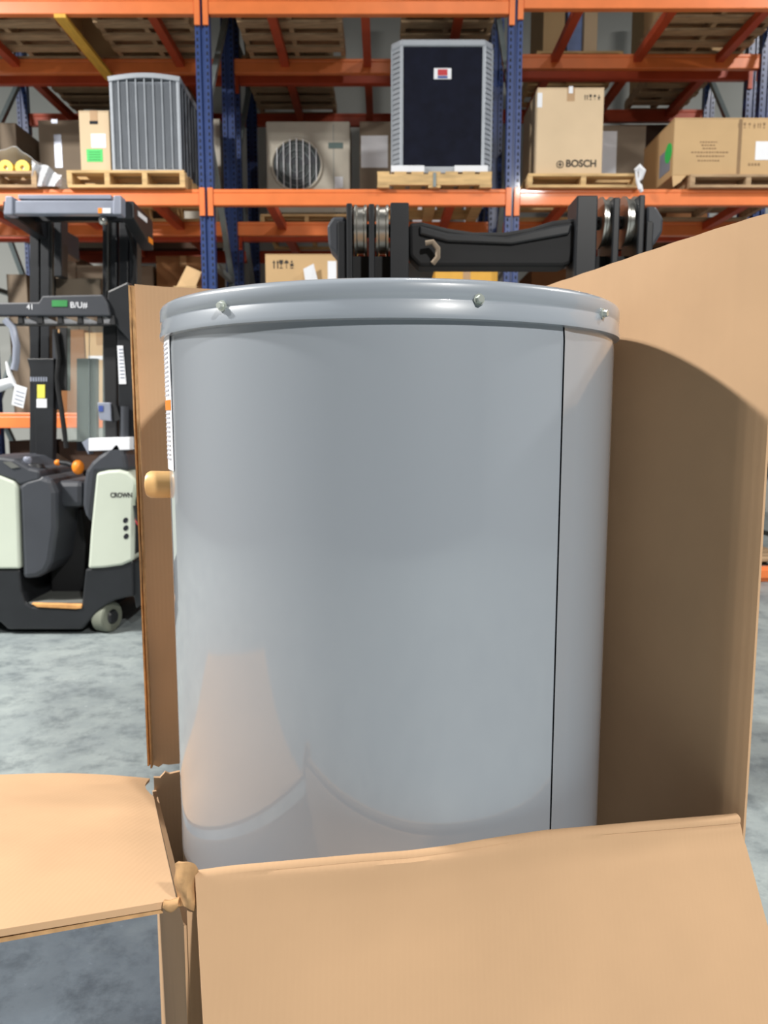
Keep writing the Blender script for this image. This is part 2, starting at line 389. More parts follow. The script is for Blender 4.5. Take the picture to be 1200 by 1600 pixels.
# long carton at the right edge
YC = Y1-0.02; a, c = xr(1050, 1262, 280, YC); zt = at(1100, 184, YC).z
lc = carton('long tan carton with faint print at the right edge of the rack', a, c, YC, YC+0.72, Z2+0.10, zt, BOXT, tape=False)
marks(lc, 1156, 1194, 196, 8, 6, YC, INKF); patch(lc, 'shipping_label', WHITE, 1181, 221, 1204, 250, YC); patch(lc, 'panel_joint', INKF, 1155, 186, 1155.7, 275, YC, 0.001)
g = MB()
random.seed(3)
for row, (y, x0, x1) in enumerate(((221, 1094, 1120), (226, 1096, 1118), (231, 1098, 1119), (237, 1080, 1134), (243, 1088, 1130), (250, 1090, 1124))):
    x = x0
    while x < x1:
        w = random.uniform(1.5, 4); p, q = at(x, y, YC), at(x+w, y+2, YC); g.box(p.x, q.x, YC-0.0015, YC, q.z, p.z); x += w+1.6
for x in (1169, 1174, 1179, 1184):
    p, q = at(x, 255, YC), at(x+3, 259, YC); g.box(p.x, q.x, YC-0.0015, YC, q.z, p.z)
g.build('faint_print', INKF, lc, stuff=True)
xs = lc.location.x-(c-a)/2
def side_patch(parent, name, m, x, y0, y1, z0, z1): return MB().box(x-0.002, x+0.001, y0, y1, z0, z1).build(name, m, parent)
side_patch(lc, 'shipping_label', LGREY, a, YC+0.06, YC+0.30, Z2+0.16, Z2+0.34)
MB().tube([(a-0.004, YC+0.10, Z2+0.30), (a, YC+0.10, Z2+0.30)], 0.075, 24).build('green_sticker', GREEN, lc, label='round green sticker')
MB().prism([(a, YC-0.003, Z2+0.10), (a+0.11, YC-0.003, Z2+0.10), (a+0.06, YC-0.02, Z2+0.045), (a, YC-0.03, Z2+0.004)], (0, 0.005, 0)).build('loose_flap', BOXT, lc)
# rear rack cartons
def rear(label, p0, p1, ytop, Y, zb, m, depth=0.8, tape=False):
    a, c = xr(p0, p1, 250, Y); return carton(label, a, c, Y, Y+depth, zb, at((p0+p1)/2, ytop, Y).z, m, tape)
YR = Y3+0.08
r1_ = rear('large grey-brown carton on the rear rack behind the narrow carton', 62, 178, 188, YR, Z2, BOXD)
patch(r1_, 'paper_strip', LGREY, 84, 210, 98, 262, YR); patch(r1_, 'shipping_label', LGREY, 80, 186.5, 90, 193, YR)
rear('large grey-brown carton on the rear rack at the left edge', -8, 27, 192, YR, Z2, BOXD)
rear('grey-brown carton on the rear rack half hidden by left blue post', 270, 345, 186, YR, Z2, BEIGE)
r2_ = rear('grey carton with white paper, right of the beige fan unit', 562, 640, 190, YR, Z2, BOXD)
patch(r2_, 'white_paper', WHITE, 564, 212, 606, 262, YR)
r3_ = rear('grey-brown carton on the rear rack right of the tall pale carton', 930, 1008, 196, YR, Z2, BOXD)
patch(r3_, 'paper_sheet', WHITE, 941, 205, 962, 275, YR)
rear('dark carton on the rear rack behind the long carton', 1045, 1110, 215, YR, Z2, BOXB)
# cartons on the lowest beams
YL = Y1+0.06
a, c = xr(418, 527, 600, YL)
ar = carton('tan carton with row of handling marks behind the tank', a, c, YL, YL+0.6, Z1, at(470, 397, YL).z, BOXT, tape=False)
marks(ar, 431, 456, 413, 13, 4, YL); patch(ar, 'paper_sheet', WHITE, 512, 408, 526, 470, YL)
pt = [at(474, 420, YL-0.05), at(490, 412, YL-0.05), at(497, 440, YL-0.03), at(480, 460, YL-0.03)]
MB().prism(pt, (0, 0.004, 0)).build('loose_paper', WHITE, ar)
a, c = xr(679, 775, 600, YL); carton('mustard yellow carton seen just above the tank lid', a, c, YL, YL+0.5, Z1, at(720, 418, YL).z, YEL)
a, c = xr(276, 312, 600, YL)
of = carton('small tan carton with raised flap left of the blue post', a, c, YL, YL+0.4, Z1, at(290, 447, YL).z, BOXT, tape=False)
MB().prism([at(276, 447, YL), at(306, 447, YL), at(315, 425, YL+0.05), at(292, 415, YL+0.1)], (0, 0.006, 0)).build('open_flap', BOXT, of)
a, c = xr(60, 135, 600, YL+0.2); carton('brown carton seen between the reach truck mast rails', a, c, YL+0.2, YL+0.8, Z1, at(125, 515, YL+0.2).z, BOXB)
a, c = xr(136, 182, 600, YL+0.1); cb = carton('tan carton with pale band behind the clear guard of the reach truck', a, c, YL+0.1, YL+0.7, Z1, at(160, 520, YL+0.1).z, BOXT)
patch(cb, 'pale_band', WHITE, 138, 556, 180, 562, YL+0.1)
a, c = xr(-60, 52, 600, YL); carton('low brown carton under the paper tag at the left edge', a, c, YL, YL+0.6, 0.7, at(20, 612, YL).z-0.0, BOXB) if False else None
a, c = xr(66, 120, 450, YR); carton('grey carton on the rear lowest beams behind reach truck mast', a, c, YR, YR+0.7, Z1, at(60, 400, YR).z, BOXD)
a, c = xr(121, 240, 450, YR); carton('grey-brown carton on the rear lowest beams right of truck mast', a, c, YR, YR+0.7, Z1, at(150, 415, YR).z, BOXD)
a, c = xr(245, 330, 450, YR); carton('brown carton on the rear lowest beams behind the left blue post', a, c, YR, YR+0.7, Z1, at(290, 400, YR).z, BOXB)
a, c = xr(830, 1000, 450, YR); carton('brown carton on the rear lowest beams right of the mast', a, c, YR, YR+0.7, Z1, at(900, 420, YR).z, BOXB)
a, c = xr(640, 770, 350, YR)
for i, (p0, p1) in enumerate(((645, 700), (728, 748))):
    a, c = xr(p0, p1, 340, YR); carton(['wide white carton above the mast crossbar on the rear rack', 'small white carton above the mast crossbar on the rear rack'][i], a, c, YR, YR+0.3, Z2, Z2+0.6, WHITE, tape=False)

SHADEB = mat('carton_shaded_brown', (84,66,56), 0.8, noise=0.1, scale=2, spec=0.2)  # shade put into the brown; for cartons added to fill the dark recesses
def filler(lab, p0, p1, Y, z0, z1, m, d=0.5):
    a, c = xr(p0, p1, 200, Y); carton(lab, a, c, Y, Y+d, z0, z1, m, tape=False)
filler('tall added carton in shade-darkened brown on the rear rack behind the left grey-brown cartons', 70, 200, Y3+0.62+0.28, Z2, Z3-0.16, SHADEB, 0.3)
filler('tall added carton in shade-darkened brown on the rear rack behind the grey condenser', 205, 335, Y3+0.62+0.28, Z2, Z3-0.16, SHADEB, 0.3)
filler('tall added carton in shade-darkened brown on the rear rack between pale carton and long carton', 968, 1090, Y3+0.9, Z2, Z3-0.16, SHADEB, 0.3)
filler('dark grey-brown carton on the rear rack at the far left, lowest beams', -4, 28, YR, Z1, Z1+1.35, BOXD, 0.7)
filler('added carton in shade-darkened brown standing on the floor under the rear rack at far left', -16, 24, YR, 0.0, 1.0, SHADEB, 0.7)
filler('added carton in shade-darkened brown standing on the floor under the rear rack behind truck mast', 66, 150, YR, 0.0, 1.0, SHADEB, 0.7)
filler('added carton in shade-darkened brown standing on the floor under the rear rack behind the truck tray', 152, 250, YR, 0.0, 1.0, SHADEB, 0.7)
# loads on the top beams (their undersides show)
def top_load(p0, p1, lab, labc, wood=WOODD, Yf=Y1-0.05, dz=0.0, n=3, hb=1.0, m=BOXT, boards=9):
    a, c = xr(p0, p1, 60, Yf+0.5); pallet(lab, a, c, Yf, Yf+1.17, Z3+dz, wood, n=n, boards=boards, under=6)
    carton(labc, a+0.03, c-0.03, Yf+0.04, Yf+1.1, Z3+dz+0.125, Z3+dz+0.125+hb, m)
top_load(-90, 95, 'pallet overhead at top left corner, seen from below', 'carton on the overhead pallet at top left corner')
top_load(150, 300, 'pallet overhead above the grey condenser, seen from below', 'carton on the overhead pallet above the grey condenser')
top_load(372, 535, 'pallet overhead above the beige fan unit, seen from below', 'carton on the overhead pallet above the beige fan unit')
top_load(626, 770, 'pallet overhead above the black condenser, seen from below', 'dark carton on the overhead pallet above the black condenser', m=BLACKM)
top_load(1035, 1210, 'pallet overhead at top right corner, seen from below', 'carton on the overhead pallet at top right corner', dz=0.04)
top_load(80, 290, 'rear pallet overhead at the left, seen from below', 'carton on the rear overhead pallet at the left', Yf=Y3-0.03)
top_load(390, 520, 'rear pallet overhead in the middle bay, seen from below', 'carton on the rear overhead pallet in the middle bay', Yf=Y3-0.03)
top_load(1010, 1105, 'rear pallet overhead at the right, seen from below', 'carton on the rear overhead pallet at the right', Yf=Y3-0.03, dz=0.04)
# the small pallet load seen between the beams at upper right
Yq = Y3-0.02; zq = Z3+0.04
a, c = xr(838, 975, 80, Yq); pallet('rear pallet above the pale carton, carrying a blue-wrapped load', a, c, Yq, Yq+1.0, zq, WOOD)
a, c = xr(850, 884, 40, Yq); carton('tan carton on the small rear pallet at upper right, left half', a, c, Yq+0.03, Yq+0.7, zq+0.125, zq+0.9, BOXT, tape=False)
a, c = xr(887, 910, 40, Yq+0.1); carton('blue-white wrapped carton on the small rear pallet at upper right', a, c, Yq+0.1, Yq+0.7, zq+0.125, zq+0.9, mat('blue_wrap', (120,140,190), 0.4, noise=0.3, scale=5), tape=False)
a, c = xr(913, 934, 40, Yq+0.03); carton('tan carton on the small rear pallet at upper right, right half', a, c, Yq+0.03, Yq+0.7, zq+0.125, zq+0.75, BOXL, tape=False)
tl = thing('timber', 'yellow timber lying across the beams at top left', 'timber', (at(110, 60, Y1+0.5).x, Y1+0.5, Z3))
p, q = at(92, 28, Y1), at(130, 78, Y1+0.95)
MB().box(p.x-0.03, p.x+0.06, Y1-0.02, Y1+1.1, Z3-0.155, Z3-0.127).build('plank', WOODY, tl)
pl = at(156, 94, Y1+RD)
MB().box(pl.x-0.045, pl.x+0.045, Y1+RD-0.052, Y1+RD-0.0485, Z3-0.12, Z3-0.01).build('paper_note', WHITE, tl) if False else None

# ------------------------------------------------------------------ rolls under plastic film
for i, (x, lab) in enumerate(((9, 'yellow roll under plastic film at the left edge of the rack'), (35, 'yellow roll under plastic film, right one of the pair'))):
    Yq = Y1+0.05; r = 0.058; cx = at(x, 266, Yq).x; cz = Z2+0.125+r
    t = thing('yellow_roll', lab, 'roll', (cx, Yq, Z2+0.125), 'yellow rolls on the old pallet')
    mb = MB(); n = 20; L = 0.5
    for rr, rev in ((r, False), (0.018, True)): 
        mb.tube([(cx, Yq, cz), (cx, Yq+L, cz)], rr, n, False)
    k = 0
    ring = []
    for j in range(n): mb.f.append((j, (j+1)%n, 2*n+(j+1)%n, 2*n+j)); mb.f.append((n+j, n+(j+1)%n, 3*n+(j+1)%n, 3*n+j))
    mb.build('roll_body', mat('roll_yellow', (240,205,70), 0.5), t)
    MB().tube([(cx, Yq+0.02, cz), (cx, Yq+L-0.02, cz)], 0.0175, 12).build('core', WHITE, t)
fl = thing('plastic_film', 'translucent plastic film draped over the yellow rolls', 'plastic film', (at(30, 270, Y1).x, Y1, Z2))
prof = [(-60, 236), (-20, 232), (5, 232), (22, 231), (38, 238), (52, 252), (70, 262), (84, 272), (95, 292)]
def film(u, v):
    t = u*(len(prof)-1); i = min(int(t), len(prof)-2); ff = t-i
    x = prof[i][0]*(1-ff)+prof[i+1][0]*ff; y = prof[i][1]*(1-ff)+prof[i+1][1]*ff
    p = at(x, y, Y1-0.03); 
    if p.z < Z2+0.01: p.z = Z2+0.01
    return (p.x+0.02*math.sin(v*9+u*5), Y1-0.03+v*0.75, max(Z2+0.008, p.z+0.02*math.sin(u*23+v*6)*0.6))
MB().sheet(film, 40, 12, 0.003).build('film_sheet', FILM, fl, smooth=True)
def film2(u, v):
    x = 50+u*46; y0 = 250+u*22+3*math.sin(u*9); y1 = 291
    p = at(x, y0+(y1-y0)*v, Y1-0.045-0.02*math.sin(u*14+v*4)); p.z = max(p.z, Z2+0.004); return p
MB().sheet(film2, 18, 8, 0.003).build('film_tail', FILM, fl, smooth=True)
# white wrap knot on the right-hand bay
kn = thing('wrap_scrap', 'twisted white plastic scrap hanging at the end of the pallet', 'plastic scrap', (at(998, 285, YF-0.02).x, YF-0.02, Z2))
Yn = YF-0.03
MB().tube([at(x, y, Yn) for x, y in ((992,266),(998,262),(1003,268),(1001,278),(996,284),(1000,292),(1003,300))], [0.012,0.03,0.032,0.02,0.014,0.02,0.012], 10).build('twist', WHITE, kn, smooth=True)
MB().tube([at(x, y, Yn-0.01) for x, y in ((994,268),(995,280),(999,296))], 0.010, 8).build('loose_end', WHITE, kn, smooth=True)

# ------------------------------------------------------------------ grey louvred condenser
Yc = Y1+0.0
x0, x1 = xr(177, 284, 272, Yc); zb, zt = ZP, at(230, 120, Yc).z
gc = thing('condenser', 'grey louvred condenser with curved top on a pale pallet', 'air conditioner', ((x0+x1)/2, Yc+0.35, zb))
D = 0.70
MB().box(x0+0.02, x1-0.02, Yc+0.03, Yc+D-0.02, zb+0.02, zt-0.03).build('coil_core', ACBLUE, gc)
MB().box(x0-0.005, x1+0.005, Yc-0.005, Yc+D+0.005, zb, zb+0.025).build('base_pan', ACGR, gc, bev=0.004)
def topf(u, v):
    return (x0-0.008+(x1-x0+0.016)*u, Yc-0.012+(D+0.02)*v, zt-0.02+0.028*math.sin(math.pi*u)*1.0)
MB().sheet(topf, 16, 4, 0.035).build('top_cover', ACGR, gc, smooth=True)
cx, cy = (x0+x1)/2, Yc+D/2
fg = MB()
for r in (0.06, 0.11, 0.16, 0.2): fg.tube([(cx+r*math.cos(k*math.pi/12), cy+r*math.sin(k*math.pi/12), zt+0.045) for k in range(25)], 0.004, 6, False)
for k in range(8): fg.bar((cx, cy, zt+0.045), (cx+0.2*math.cos(k*math.pi/4), cy+0.2*math.sin(k*math.pi/4), zt+0.045), 0.005, 0.005)
fg.build('fan_guard', BLACK, gc)
fins = MB(); n = 46
for i in range(n):
    z = zb+0.04+(zt-zb-0.08)*i/(n-1)
    fins.add([(x0+0.02, Yc+0.002, z-0.005), (x1-0.02, Yc+0.002, z-0.005), (x1-0.02, Yc+0.012, z+0.007), (x0+0.02, Yc+0.012, z+0.007)], [(0,1,2,3)])
    fins.add([(x1-0.002, Yc+0.03, z-0.004), (x1-0.002, Yc+D-0.03, z-0.004), (x1-0.02, Yc+D-0.03, z+0.006), (x1-0.02, Yc+0.03, z+0.006)], [(0,1,2,3)])
    fins.add([(x0+0.002, Yc+0.03, z-0.004), (x0+0.002, Yc+D-0.03, z-0.004), (x0+0.02, Yc+D-0.03, z+0.006), (x0+0.02, Yc+0.03, z+0.006)], [(0,1,2,3)])
fins.build('louver_fins', ACGR, gc, stuff=True)
for i in range(7):
    x = x0+(x1-x0)*(i+1)/8; MB().box(x-0.004, x+0.004, Yc-0.004, Yc+0.006, zb+0.02, zt-0.005).build('louver_rib', ACGR, gc)
for i in range(6):
    y = Yc+D*(i+1)/7; MB().box(x1-0.006, x1+0.004, y-0.004, y+0.004, zb+0.02, zt-0.005).build('louver_rib', ACGR, gc)
for xx in (x0, x1):
    for yy in (Yc, Yc+D):
        MB().box(xx-0.022 if xx == x1 else xx-0.004, xx+0.004 if xx == x1 else xx+0.022, yy-0.004 if yy == Yc else yy-0.022, yy+0.022 if yy == Yc else yy+0.004, zb+0.01, zt-0.01).build('corner_post', ACGR, gc, bev=0.006)

# ------------------------------------------------------------------ black condenser with grey frame
Yb = Y1+0.0; zb = Z2+0.12
x0, x1 = xr(612, 766, 262, Yb+0.1); zt = at(690, 66, Yb+0.05).z
kc = thing('condenser', 'tall black-fronted condenser in light grey frame on a pale pallet', 'air conditioner', ((x0+x1)/2, Yb+0.4, zb))
CH, D = 0.075, 0.8
oc = lambda e, z: [(x0-e, Yb+CH, z), (x0+CH-e*.4, Yb-e, z), (x1-CH+e*.4, Yb-e, z), (x1+e, Yb+CH, z), (x1+e, Yb+D-CH, z), (x1-CH, Yb+D+e, z), (x0+CH, Yb+D+e, z), (x0-e, Yb+D-CH, z)]
MB().prism(oc(-0.018, zb+0.03), (0, 0, zt-zb-0.06)).build('coil_core', ACDK, kc)
MB().prism(oc(0.004, zb), (0, 0, 0.055)).build('base_pan', ACGR, kc, bev=0.006)
MB().prism(oc(0.006, zt-0.055), (0, 0, 0.055)).build('top_cap', ACGR, kc, bev=0.012)
MB().prism([(p.x if False else p[0], p[1], p[2]) for p in oc(-0.09, zt-0.001)], (0, 0, 0.03)).build('fan_shroud', BLACK, kc, bev=0.008)
MB().box(x0+CH+0.012, x1-CH-0.012, Yb+0.006, Yb+0.025, zb+0.055, zt-0.055).build('coil_panel', ACDK, kc)
for xx in (x0+CH, x1-CH): MB().box(xx-0.012, xx+0.014, Yb-0.002, Yb+0.03, zb+0.05, zt-0.05).build('corner_post', ACGR, kc, bev=0.004)
for sx, xe, xi in ((-1, x0, x0+CH), (1, x1, x1-CH)):
    MB().box(xe-0.006, xe+0.006, Yb+CH-0.006, Yb+CH+0.01, zb+0.05, zt-0.05).build('corner_post', ACGR, kc)
    for i in range(24):
        z = zb+0.065+(zt-zb-0.13)*i/23
        MB().add([(xe, Yb+CH, z-0.016), (xi, Yb, z-0.016), (xi+(-sx)*0.004, Yb+0.004, z+0.018), (xe+(-sx)*0.004, Yb+CH+0.004, z+0.018)], [(0,1,2,3)]).add(
            [(xe, Yb+CH, z-0.014), (xi, Yb, z-0.014), (xi, Yb+0.003, z-0.017), (xe, Yb+CH+0.003, z-0.017)], [(0,1,2,3)]).build('louver_slat', ACGR, kc)
bd = patch(kc, 'badge', WHITE, 678, 107, 705, 124, Yb+0.004, 0.006, label='white badge with red square')
p, q = at(684, 108.5, Yb), at(699, 118, Yb); MB().box(p.x, q.x, Yb-0.004, Yb, q.z, p.z).build('badge_square', RED, bd)
p, q = at(684, 119, Yb), at(699, 122.5, Yb); MB().box(p.x, q.x, Yb-0.004, Yb, q.z, p.z).build('badge_strip', BADGEB, bd)
for p0, p1 in ((611, 663), (710, 762)):
    p, q = at(p0, 260, Yb-0.03), at(p1, 269, Yb-0.03); MB().box(p.x, q.x, Yb-0.045, Yb+0.10, zb, zb+0.05).build('foam_block', WHITE, kc, bev=0.004, label='white foam block')
MB().box((PBX0+PBX1)/2-0.012, (PBX0+PBX1)/2+0.012, YF-0.003, YF+0.004, Z2+0.004, Z2+0.11).build('metal_clip', BRACE, pal_black)

# ------------------------------------------------------------------ beige fan unit
Yu = Y3+0.06; zb = Z2+0.125
pallet('pallet under the beige fan unit on the rear rack', *xr(408, 552, 330, Yu), Y3-0.02, Y3+1.0, Z2, WOOD)
x0, x1 = xr(416, 547, 250, Yu); zt = at(480, 189, Yu).z
fu = thing('outdoor_unit', 'beige outdoor unit with round fan grille behind the orange beam', 'air conditioner', ((x0+x1)/2, Yu+0.2, zb))
MB().box(x0, x1, Yu, Yu+0.38, zb+0.03, zt).build('casing', BEIGE, fu, bev=0.015)
for xx in (x0+0.12, x1-0.12): MB().box(xx-0.03, xx+0.03, Yu, Yu+0.38, zb, zb+0.03).build('foot', BLACK, fu)
cc = at(464, 258, Yu); R = 0.24
MB().tube([(cc.x, Yu-0.004, cc.z), (cc.x, Yu+0.0, cc.z)], R, 48).build('fan_opening', mat('fan_dark', (70,76,78), 0.6, noise=0.3, scale=4), fu)
MB().tube([(cc.x+R*math.cos(k*math.pi/24), Yu-0.006, cc.z+R*math.sin(k*math.pi/24)) for k in range(49)], 0.014, 8, False).build('fan_ring', BEIGE, fu, smooth=True)
for k in range(7):
    dx = -R*0.78 + k*R*0.26; h = math.sqrt(R*R-dx*dx); MB().box(cc.x+dx-0.004, cc.x+dx+0.004, Yu-0.022, Yu-0.014, cc.z-h, cc.z+h).build('grille_bar', WHITE, fu)
for k in range(3):
    MB().tube([(cc.x+R*(0.3+0.25*k)*math.cos(t*math.pi/16), Yu-0.014, cc.z+R*(0.3+0.25*k)*math.sin(t*math.pi/16)) for t in range(33)], 0.004, 6, False).build('grille_ring', BRACE, fu)
for k in range(3):
    a0 = k*2.094+0.4; MB().prism([(cc.x+0.03*math.cos(a0-.6), Yu-0.009, cc.z+0.03*math.sin(a0-.6)), (cc.x+0.2*math.cos(a0-.3), Yu-0.009, cc.z+0.2*math.sin(a0-.3)), (cc.x+0.2*math.cos(a0+.4), Yu-0.009, cc.z+0.2*math.sin(a0+.4)), (cc.x+0.03*math.cos(a0+.6), Yu-0.009, cc.z+0.03*math.sin(a0+.6))], (0, 0.004, 0)).build('fan_blade', DGREY, fu)
patch(fu, 'badge', mat('badge_teal', (90,110,108), 0.5), 513, 223, 536, 232, Yu, 0.004); patch(fu, 'service_label', WHITE, 523, 276, 536, 294, Yu, 0.003)
MB().box(x1-0.16, x1-0.155, Yu-0.002, Yu, zb+0.05, zt-0.03).build('panel_joint', BRACE, fu)

# ------------------------------------------------------------------ things low at the right edge
sb = thing('loose_beam', 'orange rack beam lying on the floor at right edge', 'rack beam', (3.2, 5.75, 0))
MB().box(2.45, 4.9, 5.72, 5.80, 0.0, 0.11).box(2.45, 4.9, 5.70, 5.72, 0.03, 0.10).build('beam', ORANGE, sb, bev=0.006)
MB().box(2.43, 2.45, 5.69, 5.83, 0.0, 0.2).build('end_plate', ORANGE, sb)
pallet('pallet on the floor behind the loose orange beam', 2.25, 3.3, 6.0, 7.1, 0.0, WOODD)
dk = thing('wrapped_bundle', 'black wrapped bundle on the floor pallet at right edge', 'bundle', (2.85, 6.55, 0.125))
def bund(u, v):
    a = 2*math.pi*u; r = (0.5+0.05*math.sin(5*a+v*7))*(1 if v < 0.8 else max(0.02, (1-v)*5)); return (2.78+0.8*r*math.cos(a), 6.55+0.8*r*math.sin(a), 0.16+0.5*v+0.03*math.sin(9*a))
MB().sheet(bund, 40, 10, 0.01).build('wrap', BLACKM, dk, smooth=True)

# ------------------------------------------------------------------ stand-up reach truck at the left
YT = 4.3
tr = thing('reach_truck', 'black and ivory stand-up reach truck parked before the rack at left', 'forklift', (-2.2, 4.8, 0))
W = 1.0
MB().prism([at(x, y, YT) for x, y in [(-190,890),(31,890),(34,925),(40,942),(50,948),(118,952),(127,946),(133,889),(208,876),(209,932),(196,934),(180,938),(165,946),(150,958),(138,972),(128,984),(12,984),(0,972),(-190,972)]], (0, W, 0)).build('chassis', BLACK, tr, bev=0.012)
w1 = pp([(-190,716),(-6,742),(0,744),(22,753),(27,760),(31,889),(-190,889)], YT-0.012, 0.9).build('side_cover', CREAM, tr, bev=0.012)
w2 = pp([(150,739),(168,735),(186,734),(200,738),(210,747),(213,757),(209,785),(208,876),(190,884),(160,888),(137,889),(141,830)], YT-0.012, W).build('side_cover', CREAM, tr, bev=0.015)
text('CROWN', 0.038, tuple(at(189.5, 774, YT-0.0125)), BLACKM, w2, bold=0.0012, squeeze=0.82)
for i, y in enumerate((813, 825, 838)):
    c = at(196+0.5*i, y, YT-0.013)
    MB().prism([(c.x+0.014*math.cos(k*math.pi/8)+0.004*math.sin(k*math.pi/8), YT-0.014, c.z+0.016*math.sin(k*math.pi/8)) for k in range(16)], (0, 0.003, 0)).build('vent_hole', HOLE, w2)
# battery-side end: cover, connectors, cables
pp([(209,790),(216,780),(224,780),(226,870),(210,874)], YT+0.35, 0.5).build('end_cover', CREAM, tr, bev=0.01)
MB().tube([at(x, y, YT-0.02) for x, y in ((210,790),(214,812),(222,822),(227,810),(226,796))], 0.008, 8).build('cable', BLACKM, tr, smooth=True)
MB().tube([at(x, y, YT-0.02) for x, y in ((212,800),(213,815),(220,826))], 0.005, 8).build('cable', RED, tr, smooth=True, label='red battery cable')
pp([(214,748),(222,744),(224,756),(227,790),(224,800),(219,798)], YT-0.03, 0.05).build('release_handle', CREAM, tr, bev=0.008)
pp([(207,782),(214,776),(216,850),(209,872)], YT+0.02, 0.2).build('battery_bay', BLACKM, tr)
pp([(204,879),(228,872),(229,938),(212,952),(209,934),(205,930)], YT+0.02, 0.9).build('chassis_end', BLACK, tr, bev=0.01)
# operator compartment
pp(rect(26, 735, 140, 950), YT+0.62, 0.03).build('compartment_wall', BLACKM, tr)
cp = pp([(27,757),(40,748),(62,742),(80,748),(88,770),(88,825),(80,880),(72,895),(58,903),(34,906)], YT+0.0, 0.5).build('console', DGREY, tr, bev=0.03)
pp([(-60,716),(0,714),(22,717),(45,731),(62,735),(63,750),(30,759),(24,752),(-10,740),(-60,735)], YT+0.0, 0.6).build('dashboard', DGREY, tr, bev=0.015)
pp([(4,722),(16,721),(30,730),(18,732)], YT-0.006, 0.02).build('display', STEEL, tr)
pp([(88,795),(128,795),(134,850),(131,930),(80,925),(78,890)], YT+0.30, 0.25).build('seat_base', BLACKM, tr, bev=0.01)
pp([(62,752),(129,752),(129,793),(88,793),(80,780)], YT+0.08, 0.40).build('arm_pad', DGREY, tr, bev=0.03)
pp([(128,790),(129,755),(133,735),(142,722),(153,712),(162,706),(176,691),(184,687),(191,696),(196,712),(200,737),(186,736),(152,739),(145,800),(141,818),(132,805)], YT+0.0, 0.45).build('backrest', DGREY, tr, bev=0.03)
pp([(48,943),(128,945),(127,951),(118,952),(58,949)], YT-0.008, 0.05).build('step_edge', mat('worn_tan_edge', (205,150,90), 0.7, noise=0.25, scale=20), tr, bev=0.004, label='worn tan edge of the step')
pz = at(80, 944, YT).z; p, q = at(40, 944, YT), at(128, 944, YT)
MB().box(p.x, q.x, YT+0.02, YT+0.62, pz-0.01, pz+0.006).build('floor_mat', mat('mat_grey', (105,108,105), 0.8), tr)
c = at(48, 731, YT+0.06); MB().lathe([(0.055, c.z-0.02), (0.06, c.z), (0.05, c.z+0.02), (0.02, c.z+0.025)], c.x, YT+0.1, 24).build('steer_tiller', BLACK, tr, smooth=True)
MB().lathe([(0.018, c.z+0.02), (0.022, c.z+0.04), (0.024, c.z+0.05), (0.018, c.z+0.062)], c.x-0.025, YT+0.08, 16).build('spinner_knob', LGREY, tr, smooth=True)
lv = MB().tube([at(90, 722, YT+0.1), at(105, 724, YT+0.1), at(122, 730, YT+0.1)], [0.012, 0.014, 0.02], 10).build('control_lever', BLACK, tr, smooth=True)
def ball(c, r, name, m, par, sz=1.0):
    c = Vector(c); bm = bmesh.new(); bmesh.ops.create_uvsphere(bm, u_segments=16, v_segments=10, radius=r)
    mb = MB(); mb.add([c+Vector((v.co.x, v.co.y, v.co.z*sz)) for v in bm.verts], [tuple(v.index for v in f.verts) for f in bm.faces]); bm.free()
    return mb.build(name, m, par, smooth=True)
ball(at(90, 723, YT+0.1), 0.018, 'knob', ORST, lv); ball(at(122, 730, YT+0.09), 0.034, 'knob', ORST, lv, 1.25)
# caster wheels
def wheel(cx, cy, r, w, ang):
    d = Vector((math.cos(ang), math.sin(ang), 0))
    c = Vector((cx, cy, r)); o = MB().tube([c-d*w/2, c-d*(w/2-0.008), c+d*(w/2-0.008), c+d*w/2], [r-0.008, r, r, r-0.008], 32).build('caster_wheel', RUBB, tr, smooth=True)
    MB().tube([c+d*(w/2-0.001), c+d*(w/2+0.012)], [0.045, 0.035], 16).build('hub', BLACK, o)
c = at(166, 988, YT+0.06); wheel(c.x, YT+0.08, 0.09, 0.085, -0.35); wheel(c.x-0.16, YT+0.30, 0.09, 0.07, -0.35)
wheel(at(-90, 985, YT).x, YT+0.25, 0.15, 0.1, 0.0); wheel(at(20, 985, YT+0.7).x, YT+0.75, 0.12, 0.12, 0.0)
# mast
YM = YT+0.45
for x0_, x1_ in ((46, 61), (63, 77), (84, 96)): pp(rect(x0_, 338, x1_, 720 if x0_ != 84 else 432), YM, 0.10).build('mast_rail', BLACK, tr, bev=0.006)
pp(rect(78.5, 345, 82, 470), YM+0.02, 0.02).build('lift_rod', STEEL, tr)
for x0_, x1_ in ((160, 166), (171, 182), (186, 200), (202, 214)): pp(rect(x0_, 336, x1_, 720), YM if x0_ > 165 else YM-0.02, 0.09).build('mast_rail', BLACK, tr, bev=0.005)
pp(rect(167, 345, 169.5, 455), YM-0.01, 0.02).build('lift_rod', STEEL, tr)
MB().tube([at(x, y, YM-0.03) for x, y in ((196,345),(206,380),(211,410),(208,440),(200,470))], 0.012, 8).build('hose', BLACKM, tr, smooth=True)
MB().tube([at(x, y, YM-0.03) for x, y in ((86,515),(92,560),(88,590),(96,640),(104,700))], 0.016, 8).build('hose', BLACKM, tr, smooth=True)
pp(rect(82, 520, 93, 640), YM-0.01, 0.03).build('mast_plate', DGREY, tr)
pp(rect(93, 512, 104, 610), YM-0.02, 0.06).build('mast_plate', BLACKM, tr)
pp([(42,560),(84,560),(82,720),(56,720),(52,600)], YM-0.05, 0.06).build('mast_plate', BLACK, tr, bev=0.004)
pp(rect(58, 601, 70, 622), YM-0.054, 0.004).build('warning_label', YLAB, tr, label='yellow warning label')
pp(rect(57, 623, 73, 637), YM-0.054, 0.004).build('warning_label', WHITE, tr)
